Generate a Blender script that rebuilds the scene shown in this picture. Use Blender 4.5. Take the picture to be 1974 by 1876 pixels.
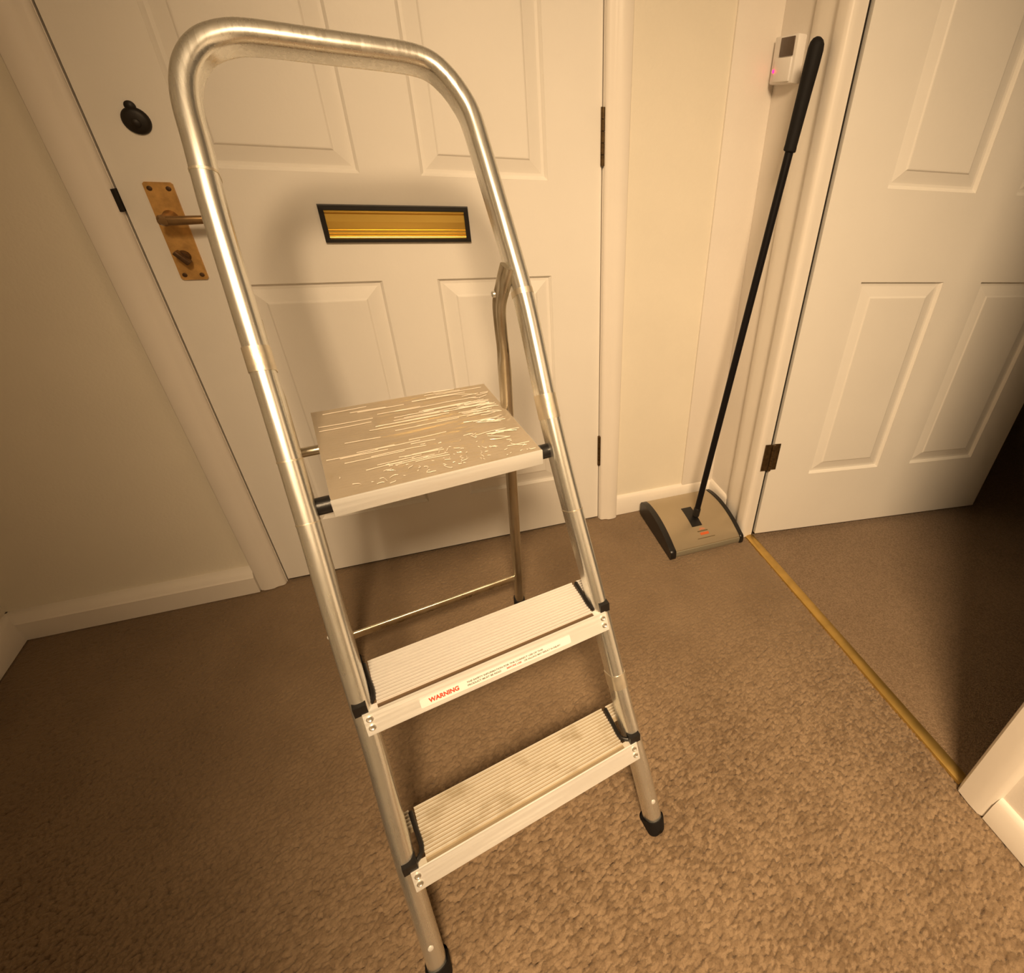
import bpy, bmesh, math, random
import numpy as np
from mathutils import Vector, Matrix
random.seed(4); rng = np.random.default_rng(7)
PI = math.pi
sc = bpy.context.scene
for o in list(bpy.data.objects): bpy.data.objects.remove(o)
COL = sc.collection

# ------------------------------------------------------------------ camera
F, PX, PY = 1002.29, 1247.85, 922.54
CPOS = (0.449546, -1.329611, 1.094337)
RW = [[0.9194737, -0.38832, 0.0614463], [-0.1675646, -0.528457, -0.8322591], [0.3556546, 0.7549442, -0.550971]]
cam = bpy.data.cameras.new('camera'); co = bpy.data.objects.new('camera', cam); COL.objects.link(co)
r0, r1, r2 = [Vector(r).normalized() for r in RW]
m = Matrix.Identity(4)
for i in range(3):
    m[i][0] = r0[i]; m[i][1] = -r1[i]; m[i][2] = -r2[i]; m[i][3] = CPOS[i]
co.matrix_world = m
cam.sensor_fit = 'HORIZONTAL'; cam.sensor_width = 36.0
cam.lens = F / 1974 * 36.0
cam.shift_x = (987 - PX) / 1974; cam.shift_y = (PY - 938) / 1974
cam.clip_start = 0.02
sc.camera = co

# ------------------------------------------------------------------ world, lights, exposure
w = bpy.data.worlds.new('world'); sc.world = w; w.use_nodes = True
w.node_tree.nodes['Background'].inputs[0].default_value = (0.02, 0.012, 0.006, 1)
w.node_tree.nodes['Background'].inputs[1].default_value = 1.0
sc.view_settings.view_transform = 'Standard'; sc.view_settings.look = 'None'
sc.view_settings.gamma = 1.0; sc.view_settings.use_curve_mapping = False
sc.view_settings.exposure = 0.0
WARM = (1.0, 0.705, 0.41)
def spot(name, loc, tgt, power, size, ang, blend, col=WARM):
    l = bpy.data.lights.new(name, 'SPOT'); l.energy = power; l.color = col
    l.shadow_soft_size = size; l.spot_size = math.radians(ang); l.spot_blend = blend
    o = bpy.data.objects.new(name, l); COL.objects.link(o); o.location = loc
    o.rotation_euler = (Vector(tgt) - Vector(loc)).to_track_quat('-Z', 'Y').to_euler(); return o
def point(name, loc, power, size, col=WARM):
    l = bpy.data.lights.new(name, 'POINT'); l.energy = power; l.color = col; l.shadow_soft_size = size
    o = bpy.data.objects.new(name, l); COL.objects.link(o); o.location = loc; return o
spot('ceiling_downlight', (0.32, -2.20, 2.30), (0.98, -0.50, 0.10), 470, 0.27, 86, 1.0)
point('ambient_fill', (0.9, -2.7, 2.15), 2.5, 0.16)  # dim point added as ambient fill, not a fitting of the hall

# ------------------------------------------------------------------ materials
def mat(name, col, rough=0.5, metal=0.0, bump=0.0, bscale=200, var=0.0, vscale=20, spec=None, coat=0.0):
    M = bpy.data.materials.new(name); M.use_nodes = True
    nt = M.node_tree; b = nt.nodes['Principled BSDF']
    b.inputs['Base Color'].default_value = (*col, 1); b.inputs['Roughness'].default_value = rough
    b.inputs['Metallic'].default_value = metal
    if spec is not None: b.inputs['Specular IOR Level'].default_value = spec
    if coat: b.inputs['Coat Weight'].default_value = coat
    tc = nt.nodes.new('ShaderNodeTexCoord')
    if bump:
        n = nt.nodes.new('ShaderNodeTexNoise'); n.inputs['Scale'].default_value = bscale; n.inputs['Detail'].default_value = 4
        nt.links.new(tc.outputs['Object'], n.inputs['Vector'])
        bp = nt.nodes.new('ShaderNodeBump'); bp.inputs['Strength'].default_value = bump; bp.inputs['Distance'].default_value = 0.002
        nt.links.new(n.outputs['Fac'], bp.inputs['Height']); nt.links.new(bp.outputs['Normal'], b.inputs['Normal'])
    if var:
        n = nt.nodes.new('ShaderNodeTexNoise'); n.inputs['Scale'].default_value = vscale; n.inputs['Detail'].default_value = 6
        nt.links.new(tc.outputs['Object'], n.inputs['Vector'])
        r = nt.nodes.new('ShaderNodeMapRange'); r.inputs['To Min'].default_value = 1 - var; r.inputs['To Max'].default_value = 1 + var
        r.inputs['From Min'].default_value = 0.25; r.inputs['From Max'].default_value = 0.75
        nt.links.new(n.outputs['Fac'], r.inputs['Value'])
        mx = nt.nodes.new('ShaderNodeMix'); mx.data_type = 'RGBA'; mx.blend_type = 'MULTIPLY'; mx.inputs['Factor'].default_value = 1
        mx.inputs[6].default_value = (*col, 1)
        cb = nt.nodes.new('ShaderNodeCombineColor')
        for k in range(3): nt.links.new(r.outputs[0], cb.inputs[k])
        nt.links.new(cb.outputs[0], mx.inputs[7]); nt.links.new(mx.outputs[2], b.inputs['Base Color'])
    return M
M = {}
M['door'] = mat('door_paint', (0.83, 0.80, 0.75), 0.38, bump=0.12, bscale=90, var=0.02, vscale=6)
M['wall'] = mat('wall_paint', (0.80, 0.75, 0.645), 0.75, bump=0.25, bscale=160, var=0.03, vscale=5)
M['wallr'] = mat('wall_paint_right', (0.82, 0.77, 0.71), 0.7, bump=0.25, bscale=160, var=0.03, vscale=5)
M['trim'] = mat('trim_gloss', (0.84, 0.79, 0.725), 0.33, bump=0.1, bscale=60, var=0.02, vscale=8)
M['ceil'] = mat('ceiling_paint', (0.8, 0.78, 0.72), 0.9)
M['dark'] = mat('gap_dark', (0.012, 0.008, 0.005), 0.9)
M['black'] = mat('black_plastic', (0.011, 0.010, 0.010), 0.38, bump=0.1, bscale=300)
M['rubber'] = mat('black_rubber', (0.008, 0.007, 0.007), 0.7, spec=0.25, bump=0.2, bscale=200)
M['blackp'] = mat('black_pole', (0.006, 0.005, 0.006), 0.55, spec=0.2)
M['silverp'] = mat('sweeper_silver', (0.48, 0.40, 0.28), 0.30, metal=0.6, var=0.03, vscale=9)
M['sweepf'] = mat('sweeper_front', (0.30, 0.27, 0.20), 0.45, metal=0.3)
M['brassp'] = mat('brass_tarnished', (0.62, 0.36, 0.12), 0.45, metal=0.5, bump=0.4, bscale=60, var=0.35, vscale=45)
M['brassl'] = mat('brass_lever', (0.30, 0.19, 0.09), 0.4, metal=0.8, var=0.25, vscale=40)
M['brassd'] = mat('brass_dark', (0.10, 0.055, 0.025), 0.5, metal=0.6, var=0.3, vscale=60)
M['gold'] = mat('letterplate_gold', (0.86, 0.60, 0.15), 0.34, metal=1.0)
M['goldstrip'] = mat('threshold_brass', (0.60, 0.40, 0.12), 0.38, metal=0.85, var=0.15, vscale=30)
M['escut'] = mat('escutcheon_dark', (0.012, 0.008, 0.005), 0.5, metal=0.2)
M['hinge'] = mat('hinge_bronze', (0.13, 0.085, 0.04), 0.4, metal=0.8, var=0.4, vscale=80)
M['white'] = mat('white_plastic', (0.83, 0.80, 0.77), 0.35)
M['lcd'] = mat('display_dark', (0.085, 0.055, 0.035), 0.25, var=0.1, vscale=300)
M['red'] = mat('red_ink', (0.80, 0.07, 0.03), 0.5)
M['ink'] = mat('grey_ink', (0.16, 0.14, 0.10), 0.5)
M['redprint'] = mat('red_print', (0.62, 0.13, 0.035), 0.5)
M['redpale'] = mat('pale_red_print', (0.52, 0.22, 0.12), 0.5)
M['darkprint'] = mat('dark_print', (0.13, 0.09, 0.04), 0.5)
M['sticker'] = mat('label_white', (0.86, 0.85, 0.82), 0.35)
def metal_mat(name, col, rough, lean=0.0, scratch=0.25, sc_=(3, 3, 160), bs=0.15, metal=1.0, dirt=0.0, dcol=(0.45,0.36,0.2)):
    Mx = bpy.data.materials.new(name); Mx.use_nodes = True; nt = Mx.node_tree; b = nt.nodes['Principled BSDF']
    b.inputs['Metallic'].default_value = metal; b.inputs['Base Color'].default_value = (*col, 1)
    tc = nt.nodes.new('ShaderNodeTexCoord'); mp = nt.nodes.new('ShaderNodeMapping'); mp.inputs['Scale'].default_value = sc_
    mr = nt.nodes.new('ShaderNodeMapping'); mr.inputs['Rotation'].default_value = (lean, 0, 0); nt.links.new(tc.outputs['Object'], mr.inputs['Vector']); nt.links.new(mr.outputs[0], mp.inputs['Vector'])
    n = nt.nodes.new('ShaderNodeTexNoise'); n.inputs['Scale'].default_value = 4; n.inputs['Detail'].default_value = 8
    nt.links.new(mp.outputs[0], n.inputs['Vector'])
    r = nt.nodes.new('ShaderNodeMapRange'); r.inputs['From Min'].default_value = 0.3; r.inputs['From Max'].default_value = 0.7
    r.inputs['To Min'].default_value = max(rough - scratch * .4, .04); r.inputs['To Max'].default_value = rough + scratch * .6
    nt.links.new(n.outputs['Fac'], r.inputs['Value']); nt.links.new(r.outputs[0], b.inputs['Roughness'])
    bp = nt.nodes.new('ShaderNodeBump'); bp.inputs['Strength'].default_value = bs; bp.inputs['Distance'].default_value = 0.001
    nt.links.new(n.outputs['Fac'], bp.inputs['Height']); nt.links.new(bp.outputs['Normal'], b.inputs['Normal'])
    if dirt:
        n2 = nt.nodes.new('ShaderNodeTexNoise'); n2.inputs['Scale'].default_value = 22; n2.inputs['Detail'].default_value = 7
        nt.links.new(tc.outputs['Object'], n2.inputs['Vector'])
        r2_ = nt.nodes.new('ShaderNodeMapRange'); r2_.inputs['From Min'].default_value = 0.5; r2_.inputs['From Max'].default_value = 0.72
        r2_.inputs['To Max'].default_value = dirt; nt.links.new(n2.outputs['Fac'], r2_.inputs['Value'])
        mx = nt.nodes.new('ShaderNodeMix'); mx.data_type = 'RGBA'; nt.links.new(r2_.outputs[0], mx.inputs['Factor'])
        mx.inputs[6].default_value = (*col, 1); mx.inputs[7].default_value = (*dcol, 1)
        nt.links.new(mx.outputs[2], b.inputs['Base Color'])
    return Mx
M['alu'] = metal_mat('aluminium_tube', (0.84, 0.84, 0.80), 0.27, lean=math.atan(0.5225), sc_=(40, 40, 2.2), bs=0.0, scratch=0.10, metal=0.90, dirt=0.12, dcol=(0.5, 0.44, 0.32))
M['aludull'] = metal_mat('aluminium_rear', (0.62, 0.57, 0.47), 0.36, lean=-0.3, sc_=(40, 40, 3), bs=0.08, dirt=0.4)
M['alutread'] = metal_mat('aluminium_tread', (0.90, 0.88, 0.85), 0.42, sc_=(4, 120, 120), metal=0.3)
M['alutreadd'] = metal_mat('aluminium_tread_dusty', (0.80, 0.76, 0.67), 0.55, sc_=(4, 120, 120), metal=0.45, dirt=0.6, dcol=(0.42, 0.34, 0.19))
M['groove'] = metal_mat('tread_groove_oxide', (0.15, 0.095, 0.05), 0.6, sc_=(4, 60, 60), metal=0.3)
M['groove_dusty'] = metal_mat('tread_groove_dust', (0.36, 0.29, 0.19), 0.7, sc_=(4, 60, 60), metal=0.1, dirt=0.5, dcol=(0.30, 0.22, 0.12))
M['plate'] = metal_mat('aluminium_front_plate', (0.88, 0.88, 0.86), 0.40, sc_=(2, 60, 60), metal=0.5)
M['plat'] = metal_mat('platform_metal', (0.50, 0.415, 0.30), 0.45, sc_=(2, 40, 40), bs=0.05, scratch=0.12, metal=0.25, dirt=0.3, dcol=(0.33, 0.26, 0.16))
M['tape'] = mat('clear_tape', (0.78, 0.72, 0.60), 0.38, metal=0.85, bump=0.3, bscale=80, var=0.1, vscale=50)
M['crease_glint'] = mat('wrap_glint', (0.78, 0.72, 0.62), 0.25, metal=0.0)  # pale colour standing in for glints on the wrap's creases
M['goldbar'] = metal_mat('foot_bar_metal', (0.85, 0.78, 0.62), 0.3, dirt=0.5, sc_=(8, 20, 20))
# clear wrap film
fm = bpy.data.materials.new('clear_wrap'); fm.use_nodes = True; nt = fm.node_tree; nt.nodes.clear()
out = nt.nodes.new('ShaderNodeOutputMaterial'); mix = nt.nodes.new('ShaderNodeMixShader')
tr = nt.nodes.new('ShaderNodeBsdfTransparent'); gl = nt.nodes.new('ShaderNodeBsdfGlossy'); gl.inputs['Roughness'].default_value = 0.05
lw = nt.nodes.new('ShaderNodeLayerWeight'); lw.inputs['Blend'].default_value = 0.22
mix.inputs[0].default_value = 0.13; nt.links.new(tr.outputs[0], mix.inputs[1]); df = nt.nodes.new('ShaderNodeBsdfDiffuse'); df.inputs['Color'].default_value = (0.92, 0.91, 0.88, 1); m3 = nt.nodes.new('ShaderNodeMixShader'); m3.inputs[0].default_value = 0.45
nt.links.new(df.outputs[0], m3.inputs[1]); nt.links.new(gl.outputs[0], m3.inputs[2]); nt.links.new(m3.outputs[0], mix.inputs[2])
nt.links.new(mix.outputs[0], out.inputs[0]); M['film'] = fm
# led
lm = bpy.data.materials.new('led_red'); lm.use_nodes = True; b = lm.node_tree.nodes['Principled BSDF']
b.inputs['Base Color'].default_value = (0.8, 0.02, 0.1, 1); b.inputs['Emission Color'].default_value = (1.0, 0.004, 0.06, 1); b.inputs['Emission Strength'].default_value = 9
M['led'] = lm
# carpet
def carpet(name, bump, attr=False):
    C = bpy.data.materials.new(name); C.use_nodes = True; nt = C.node_tree; b = nt.nodes['Principled BSDF']
    b.inputs['Roughness'].default_value = 0.95; b.inputs['Specular IOR Level'].default_value = 0.1
    b.inputs['Sheen Weight'].default_value = 0.15
    tc = nt.nodes.new('ShaderNodeTexCoord')
    v = nt.nodes.new('ShaderNodeTexVoronoi'); v.inputs['Scale'].default_value = 330
    nt.links.new(tc.outputs['Object'], v.inputs['Vector'])
    n = nt.nodes.new('ShaderNodeTexNoise'); n.inputs['Scale'].default_value = 5; n.inputs['Detail'].default_value = 5
    nt.links.new(tc.outputs['Object'], n.inputs['Vector'])
    sp = nt.nodes.new('ShaderNodeSeparateColor'); nt.links.new(v.outputs['Color'], sp.inputs[0])
    ad = nt.nodes.new('ShaderNodeMath'); ad.operation = 'MULTIPLY_ADD'; ad.inputs[1].default_value = 0.55
    if attr:
        at = nt.nodes.new('ShaderNodeAttribute'); at.attribute_name = 'yarn'; nt.links.new(at.outputs['Fac'], ad.inputs[0])
    else: nt.links.new(sp.outputs[0], ad.inputs[0])
    m2 = nt.nodes.new('ShaderNodeMath'); m2.operation = 'MULTIPLY'; m2.inputs[1].default_value = 0.45
    nt.links.new(n.outputs['Fac'], m2.inputs[0]); nt.links.new(m2.outputs[0], ad.inputs[2])
    cr = nt.nodes.new('ShaderNodeValToRGB'); cr.color_ramp.elements[0].position = 0.1; cr.color_ramp.elements[1].position = 0.9
    lo, hi = ((0.110, 0.070, 0.039, 1), (0.345, 0.250, 0.160, 1)) if attr else ((0.150, 0.098, 0.056, 1), (0.300, 0.212, 0.138, 1))
    cr.color_ramp.elements[0].color = lo; cr.color_ramp.elements[1].color = hi
    nt.links.new(ad.outputs[0], cr.inputs[0]); nt.links.new(cr.outputs[0], b.inputs['Base Color'])
    bp = nt.nodes.new('ShaderNodeBump'); bp.inputs['Strength'].default_value = bump; bp.inputs['Distance'].default_value = 0.004
    nt.links.new(v.outputs['Distance'], bp.inputs['Height']); nt.links.new(bp.outputs['Normal'], b.inputs['Normal'])
    return C
M['carpet'] = carpet('carpet_loop', 0.3, True)
M['carpet2'] = carpet('carpet_bedroom', 0.5)

# ------------------------------------------------------------------ mesh helpers
def link(name, me, mt, parent=None, smooth=False):
    o = bpy.data.objects.new(name, me); COL.objects.link(o)
    if mt: me.materials.append(M[mt])
    if parent: o.parent = parent
    if smooth:
        for p in me.polygons: p.use_smooth = True
        try: me.set_sharp_from_angle(angle=math.radians(40))
        except Exception: pass
    return o
def obj(name, bm, mt, parent=None, smooth=False):
    bmesh.ops.recalc_face_normals(bm, faces=bm.faces)
    me = bpy.data.meshes.new(name); bm.to_mesh(me); bm.free(); return link(name, me, mt, parent, smooth)
def box(bm, a, b, mx=None, bev=0.0):
    v = [Vector((x, y, z)) for x in (a[0], b[0]) for y in (a[1], b[1]) for z in (a[2], b[2])]
    if mx: v = [mx @ q for q in v]
    vs = [bm.verts.new(q) for q in v]
    fs = [bm.faces.new([vs[i] for i in q]) for q in ((0,1,3,2),(4,6,7,5),(0,4,5,1),(2,3,7,6),(0,2,6,4),(1,5,7,3))]
    if bev:
        es = list({e for f_ in fs for e in f_.edges})
        bmesh.ops.bevel(bm, geom=es, offset=bev, segments=2, affect='EDGES', profile=0.5)
def boxo(name, a, b, mt, parent=None, bev=0.0, mx=None):
    bm = bmesh.new(); box(bm, a, b, mx, bev); return obj(name, bm, mt, parent, smooth=bool(bev))
def poly(bm, pts, h0, h1, axis):            # extrude a 2D polygon along axis ('x','y','z')
    def P(p, h):
        return {'x': (h, p[0], p[1]), 'y': (p[0], h, p[1]), 'z': (p[0], p[1], h)}[axis]
    a = [bm.verts.new(P(p, h0)) for p in pts]; b = [bm.verts.new(P(p, h1)) for p in pts]; n = len(pts)
    bm.faces.new(a); bm.faces.new(b[::-1])
    for i in range(n): bm.faces.new([a[i], a[(i+1) % n], b[(i+1) % n], b[i]])
def cyl(bm, p0, p1, r0, r1=None, n=20, cap=True):
    r1 = r0 if r1 is None else r1
    p0, p1 = Vector(p0), Vector(p1); d = (p1 - p0).normalized(); u = d.orthogonal().normalized(); v = d.cross(u)
    A = [bm.verts.new(p0 + (u*math.cos(2*PI*i/n) + v*math.sin(2*PI*i/n))*r0) for i in range(n)]
    B = [bm.verts.new(p1 + (u*math.cos(2*PI*i/n) + v*math.sin(2*PI*i/n))*r1) for i in range(n)]
    for i in range(n): bm.faces.new([A[i], A[(i+1) % n], B[(i+1) % n], B[i]])
    if cap: bm.faces.new(A[::-1]); bm.faces.new(B)
def lathe(bm, o, ax, prof, n=24):           # prof: list of (dist along axis, radius)
    o, d = Vector(o), Vector(ax).normalized(); u = d.orthogonal().normalized(); v = d.cross(u); rings = []
    for t, r in prof:
        if r < 1e-6: rings.append([bm.verts.new(o + d*t)])
        else: rings.append([bm.verts.new(o + d*t + (u*math.cos(2*PI*i/n) + v*math.sin(2*PI*i/n))*r) for i in range(n)])
    for a, b in zip(rings, rings[1:]):
        for i in range(n):
            j = (i+1) % n
            q = [a[i % len(a)], a[j % len(a)], b[j % len(b)], b[i % len(b)]]
            q = list(dict.fromkeys(q))
            if len(q) > 2: bm.faces.new(q)
    if len(rings[0]) > 1: bm.faces.new(rings[0][::-1])
    if len(rings[-1]) > 1: bm.faces.new(rings[-1])
def stadium(w_, d_, n=8, flat=0.0):         # w_ across, d_ deep: rounded section (superellipse-like)
    r = min(w_, d_)/2; r *= (1-flat); pts = []
    for cx, cy, a0 in ((w_/2-r, d_/2-r, 0), (-(w_/2-r), d_/2-r, 90), (-(w_/2-r), -(d_/2-r), 180), (w_/2-r, -(d_/2-r), 270)):
        for i in range(n+1):
            a = math.radians(a0 + 90*i/n); pts.append((cx + r*math.cos(a), cy + r*math.sin(a)))
    return pts
def sweep(bm, path, nrm, sec, cap=True):    # path of points; nrm = fixed direction of the section's 2nd axis; sec may be a function of index
    N = Vector(nrm).normalized(); P = [Vector(p) for p in path]; rings = []
    for i, p in enumerate(P):
        t = (P[min(i+1, len(P)-1)] - P[max(i-1, 0)]).normalized()
        nn = (N - t*N.dot(t)).normalized(); s = t.cross(nn)
        S = sec(i) if callable(sec) else sec
        rings.append([bm.verts.new(p + s*a + nn*b) for a, b in S])
    n = len(rings[0])
    for a, b in zip(rings, rings[1:]):
        for i in range(n): bm.faces.new([a[i], a[(i+1) % n], b[(i+1) % n], b[i]])
    if cap: bm.faces.new(rings[0][::-1]); bm.faces.new(rings[-1])
def smoothpath(pts, k=6):                   # Catmull-Rom
    P = [Vector(p) for p in pts]; P = [P[0]*2 - P[1]] + P + [P[-1]*2 - P[-2]]; o = []
    for i in range(1, len(P)-2):
        for j in range(k):
            t = j/k; a, b, c, d = P[i-1], P[i], P[i+1], P[i+2]
            o.append(0.5*((2*b) + (c-a)*t + (2*a-5*b+4*c-d)*t*t + (-a+3*b-3*c+d)*t**3))
    o.append(P[-2]); return o
def empty(name, loc=(0,0,0), rz=0.0, parent=None):
    o = bpy.data.objects.new(name, None); COL.objects.link(o); o.location = loc; o.rotation_euler = (0, 0, rz)
    o.empty_display_size = 0.05
    if parent: o.parent = parent
    return o
def S(o, label=None): o['kind'] = 'structure'; return o
def tag(o, label, cat, group=None):
    o['label'] = label; o['category'] = cat
    if group: o['group'] = group
    return o

# ------------------------------------------------------------------ structure
XL, XR, YB = -0.550, 1.333, 0.006           # left wall, right wall, back wall faces
CEIL = 2.40; YF = -3.1; BX = 4.3
DW = 0.90; DH = 1.985                       # front door
NJ, FJ = -1.100, -0.252                     # near and far jambs of the bedroom doorway (y)
# floor of the hall: looped carpet with real relief
def carpet_floor():
    x0, x1, y0, y1, st = XL-0.02, XR+0.0, -1.42, 0.02, 0.0020
    nx = int((x1-x0)/st)+1; ny = int((y1-y0)/st)+1
    X, Y = np.meshgrid(np.linspace(x0, x1, nx), np.linspace(y0, y1, ny))
    pitch = 0.0070; th = 0.35
    U = (X*math.cos(th) + Y*math.sin(th))/pitch; V = (-X*math.sin(th) + Y*math.cos(th))/pitch*1.12
    N = 512; jx = rng.random((N, N)); jy = rng.random((N, N)); hh = rng.random((N, N))
    iu = np.floor(U).astype(int); iv = np.floor(V).astype(int)
    best = np.full(X.shape, 1e9); hb = np.zeros(X.shape)
    for du in (-1, 0, 1):
        for dv in (-1, 0, 1):
            a = iu+du; b = iv+dv; am = a % N; bm_ = b % N
            px = a + 0.5 + (jx[am, bm_]-.5)*.75; py = b + 0.5 + (jy[am, bm_]-.5)*.75
            d = ((U-px)/1.25)**2 + (V-py)**2; mk = d < best
            best = np.where(mk, d, best); hb = np.where(mk, hh[am, bm_], hb)
    Z = -0.0095*np.clip(best*1.5, 0, 1)**1.5 - 0.0022*hb
    Z *= 0.55 + 0.45*np.clip((-Y-0.35)/0.5, 0, 1)          # pile trodden flatter towards the door
    Z += -0.0005 - 0.0008*(np.sin(X*17+3*np.sin(Y*9))*np.sin(Y*13+2*np.sin(X*7))+1)
    hb = 0.5 + (hb-0.5)*np.clip((-Y-0.42)/0.55, 0.10, 0.80)*np.clip((X+0.45)/0.9, 0.25, 1)
    v = np.stack([X, Y, Z], -1).reshape(-1, 3).astype(np.float32)
    i = np.arange(ny-1)[:, None]*nx + np.arange(nx-1)[None, :]
    q = np.stack([i, i+1, i+nx+1, i+nx], -1).reshape(-1, 4).astype(np.int32)
    me = bpy.data.meshes.new('floor'); me.vertices.add(len(v)); me.vertices.foreach_set('co', v.ravel())
    me.loops.add(q.size); me.loops.foreach_set('vertex_index', q.ravel())
    me.polygons.add(len(q)); me.polygons.foreach_set('loop_start', np.arange(0, q.size, 4, dtype=np.int32))
    me.polygons.foreach_set('use_smooth', np.ones(len(q), bool))
    me.update(calc_edges=True)
    a_ = me.attributes.new('yarn', 'FLOAT', 'POINT'); a_.data.foreach_set('value', hb.ravel().astype(np.float32))
    return me
fl = S(link('floor', carpet_floor(), 'carpet')); 
S(boxo('floor', (XL-0.02, YF, -0.05), (XR, -1.41, -0.002), 'carpet2'))
S(boxo('floor', (XR, YF, -0.05), (BX, 1.2, -0.006), 'carpet2'))
S(boxo('ceiling', (XL-0.1, YF, CEIL), (BX, 1.3, CEIL+0.06), 'ceil'))
# walls
bm = bmesh.new()
box(bm, (XL-0.1, YB, -0.03), (-0.035, 0.12, CEIL)); box(bm, (DW+0.035, YB, -0.03), (XR+0.1, 0.12, CEIL)); box(bm, (-0.035, YB, DH+0.035), (DW+0.035, 0.12, CEIL))
S(obj('wall_back', bm, 'wall'))
S(boxo('wall_left', (XL-0.1, YF, -0.03), (XL, YB, CEIL), 'wall'))
bm = bmesh.new()
box(bm, (XR, FJ+0.012, -0.03), (XR+0.0205, YB+0.05, CEIL)); box(bm, (XR+0.0205, -0.19, -0.03), (XR+0.1, 0.95, CEIL)); box(bm, (XR, YF, -0.03), (XR+0.1, NJ-0.02, CEIL)); box(bm, (XR, NJ-0.02, 2.0), (XR+0.1, -0.19, CEIL))
S(obj('wall_right', bm, 'wallr'))
S(boxo('wall_left', (XL-0.01, -1.66, -0.03), (0.24, -1.56, CEIL), 'wall'))      # unseen return wall, added behind the viewer to shade the hall's left side
S(boxo('wall_front', (XL-0.1, YF-0.1, -0.03), (BX, YF, CEIL), 'wall'))
S(boxo('wall_bedroom_back', (XR+0.1, 0.9, -0.03), (BX, 1.0, CEIL), 'wall'))
S(boxo('wall_bedroom_right', (BX, YF, -0.03), (BX+0.1, 1.0, CEIL), 'wall'))
# shallow boxing in the back corner
S(boxo('trim_1', (1.212, YB-0.007, 0.0), (XR, YB+0.01, CEIL), 'wallr', bev=0.001))
# frame behind front door
bm = bmesh.new()
box(bm, (-0.05, 0.0, -0.02), (-0.0035, 0.10, DH+0.04)); box(bm, (DW+0.0035, 0.0, -0.02), (DW+0.05, 0.10, DH+0.04)); box(bm, (-0.0035, 0.0, DH+0.006), (DW+0.0035, 0.10, DH+0.04))
S(obj('trim_2', bm, 'trim'))
S(boxo('rebate_shade', (-0.02, 0.050, -0.02), (DW+0.02, 0.11, DH+0.02), 'dark'))      # near-black slab, painted-in shade of the rebate behind the door leaf
# architraves: moulded profile (offset from opening edge, proud of wall)
def arch_profile(wd, pr):
    return [(0.000, 0.0), (0.000, pr*0.55), (0.003, pr*0.72), (0.008, pr*0.78), (0.016, pr*0.80), (0.022, pr*0.86), (wd*0.45, pr*0.97), (wd*0.62, pr), (wd*0.80, pr*0.98), (wd*0.93, pr*0.86), (wd, pr*0.55), (wd, 0.0)]
def vtrim(name, x0, sgn, wd, pr, z1, mt='trim'):
    bm = bmesh.new(); pts = [(x0 + sgn*a, YB + 0.002 - b) for a, b in arch_profile(wd, pr)]
    poly(bm, pts, 0.0, z1, 'z'); return S(obj(name, bm, mt, smooth=True))
vtrim('trim_4', -0.0045, -1, 0.062, 0.030, DH+0.07)
vtrim('trim_5', DW+0.0045, 1, 0.060, 0.030, DH+0.07)
bm = bmesh.new(); poly(bm, [(YB+0.002-b, DH+0.008+a) for a, b in arch_profile(0.062, 0.03)], -0.066, DW+0.066, 'x'); S(obj('trim_6', bm, 'trim', smooth=True))
# right doorway: architraves, linings, stops
def ytrim(name, y0, sgn, prof, z0, z1):
    bm = bmesh.new(); poly(bm, [(XR+0.002-b, y0+sgn*a) for a, b in prof], z0, z1, 'z'); return S(obj(name, bm, 'trim', smooth=True))
pf = [(0, 0), (0, 0.014), (0.004, 0.019), (0.012, 0.021), (0.034, 0.022), (0.042, 0.020), (0.050, 0.013), (0.060, 0.010), (0.078, 0.012), (0.100, 0.014), (0.122, 0.014), (0.128, 0.010), (0.131, 0.0)]
ytrim('trim_7', FJ-0.001, 1, pf, 0, 2.12)
pn = [(0, 0), (0, 0.012), (0.004, 0.017), (0.030, 0.019), (0.050, 0.018), (0.058, 0.012), (0.062, 0.0)]
ytrim('trim_8', NJ-0.004, -1, pn, 0, 2.06)
bm = bmesh.new()
box(bm, (XR+0.001, FJ, -0.02), (XR+0.0215, FJ+0.014, 2.02)); box(bm, (XR+0.001, NJ-0.022, -0.02), (XR+0.099, NJ, 2.02)); box(bm, (XR+0.001, NJ-0.022, 2.0), (XR+0.099, -0.19, 2.02))
S(obj('trim_9', bm, 'trim'))
bm = bmesh.new(); poly(bm, [(XR+0.002-b, 2.0+a) for a, b in pn], NJ-0.062, FJ+0.12, 'y'); S(obj('trim_10', bm, 'trim', smooth=True))
S(boxo('hinge_gap_shade', (1.3548, -0.2490, 0.0), (1.3618, -0.195, 2.0), 'dark'))      # near-black strip painting the shade in the gap beside the bedroom door
# skirtings
def skirt_profile(h, t): return [(0, 0), (t, 0), (t, h*0.72), (t*0.85, h*0.78), (t*0.8, h*0.86), (t*0.45, h*0.97), (t*0.2, h), (0, h)]
def skirt_x(name, xa, xb, h=0.072, t=0.022):
    bm = bmesh.new(); poly(bm, [(YB-a, z) for a, z in skirt_profile(h, t)], xa, xb, 'x'); return S(obj(name, bm, 'trim', smooth=True))
skirt_x('baseboard_back', XL, -0.064, 0.072, 0.030)
skirt_x('baseboard_back', DW+0.063, XR, 0.072, 0.014)
bm = bmesh.new(); poly(bm, [(XL+a, z) for a, z in skirt_profile(0.072, 0.017)], YF, YB, 'y'); S(obj('baseboard_left', bm, 'trim', smooth=True))
bm = bmesh.new(); poly(bm, [(XR-a, z) for a, z in skirt_profile(0.072, 0.014)], YF, NJ-0.064, 'y'); S(obj('baseboard_right', bm, 'trim', smooth=True))
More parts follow.
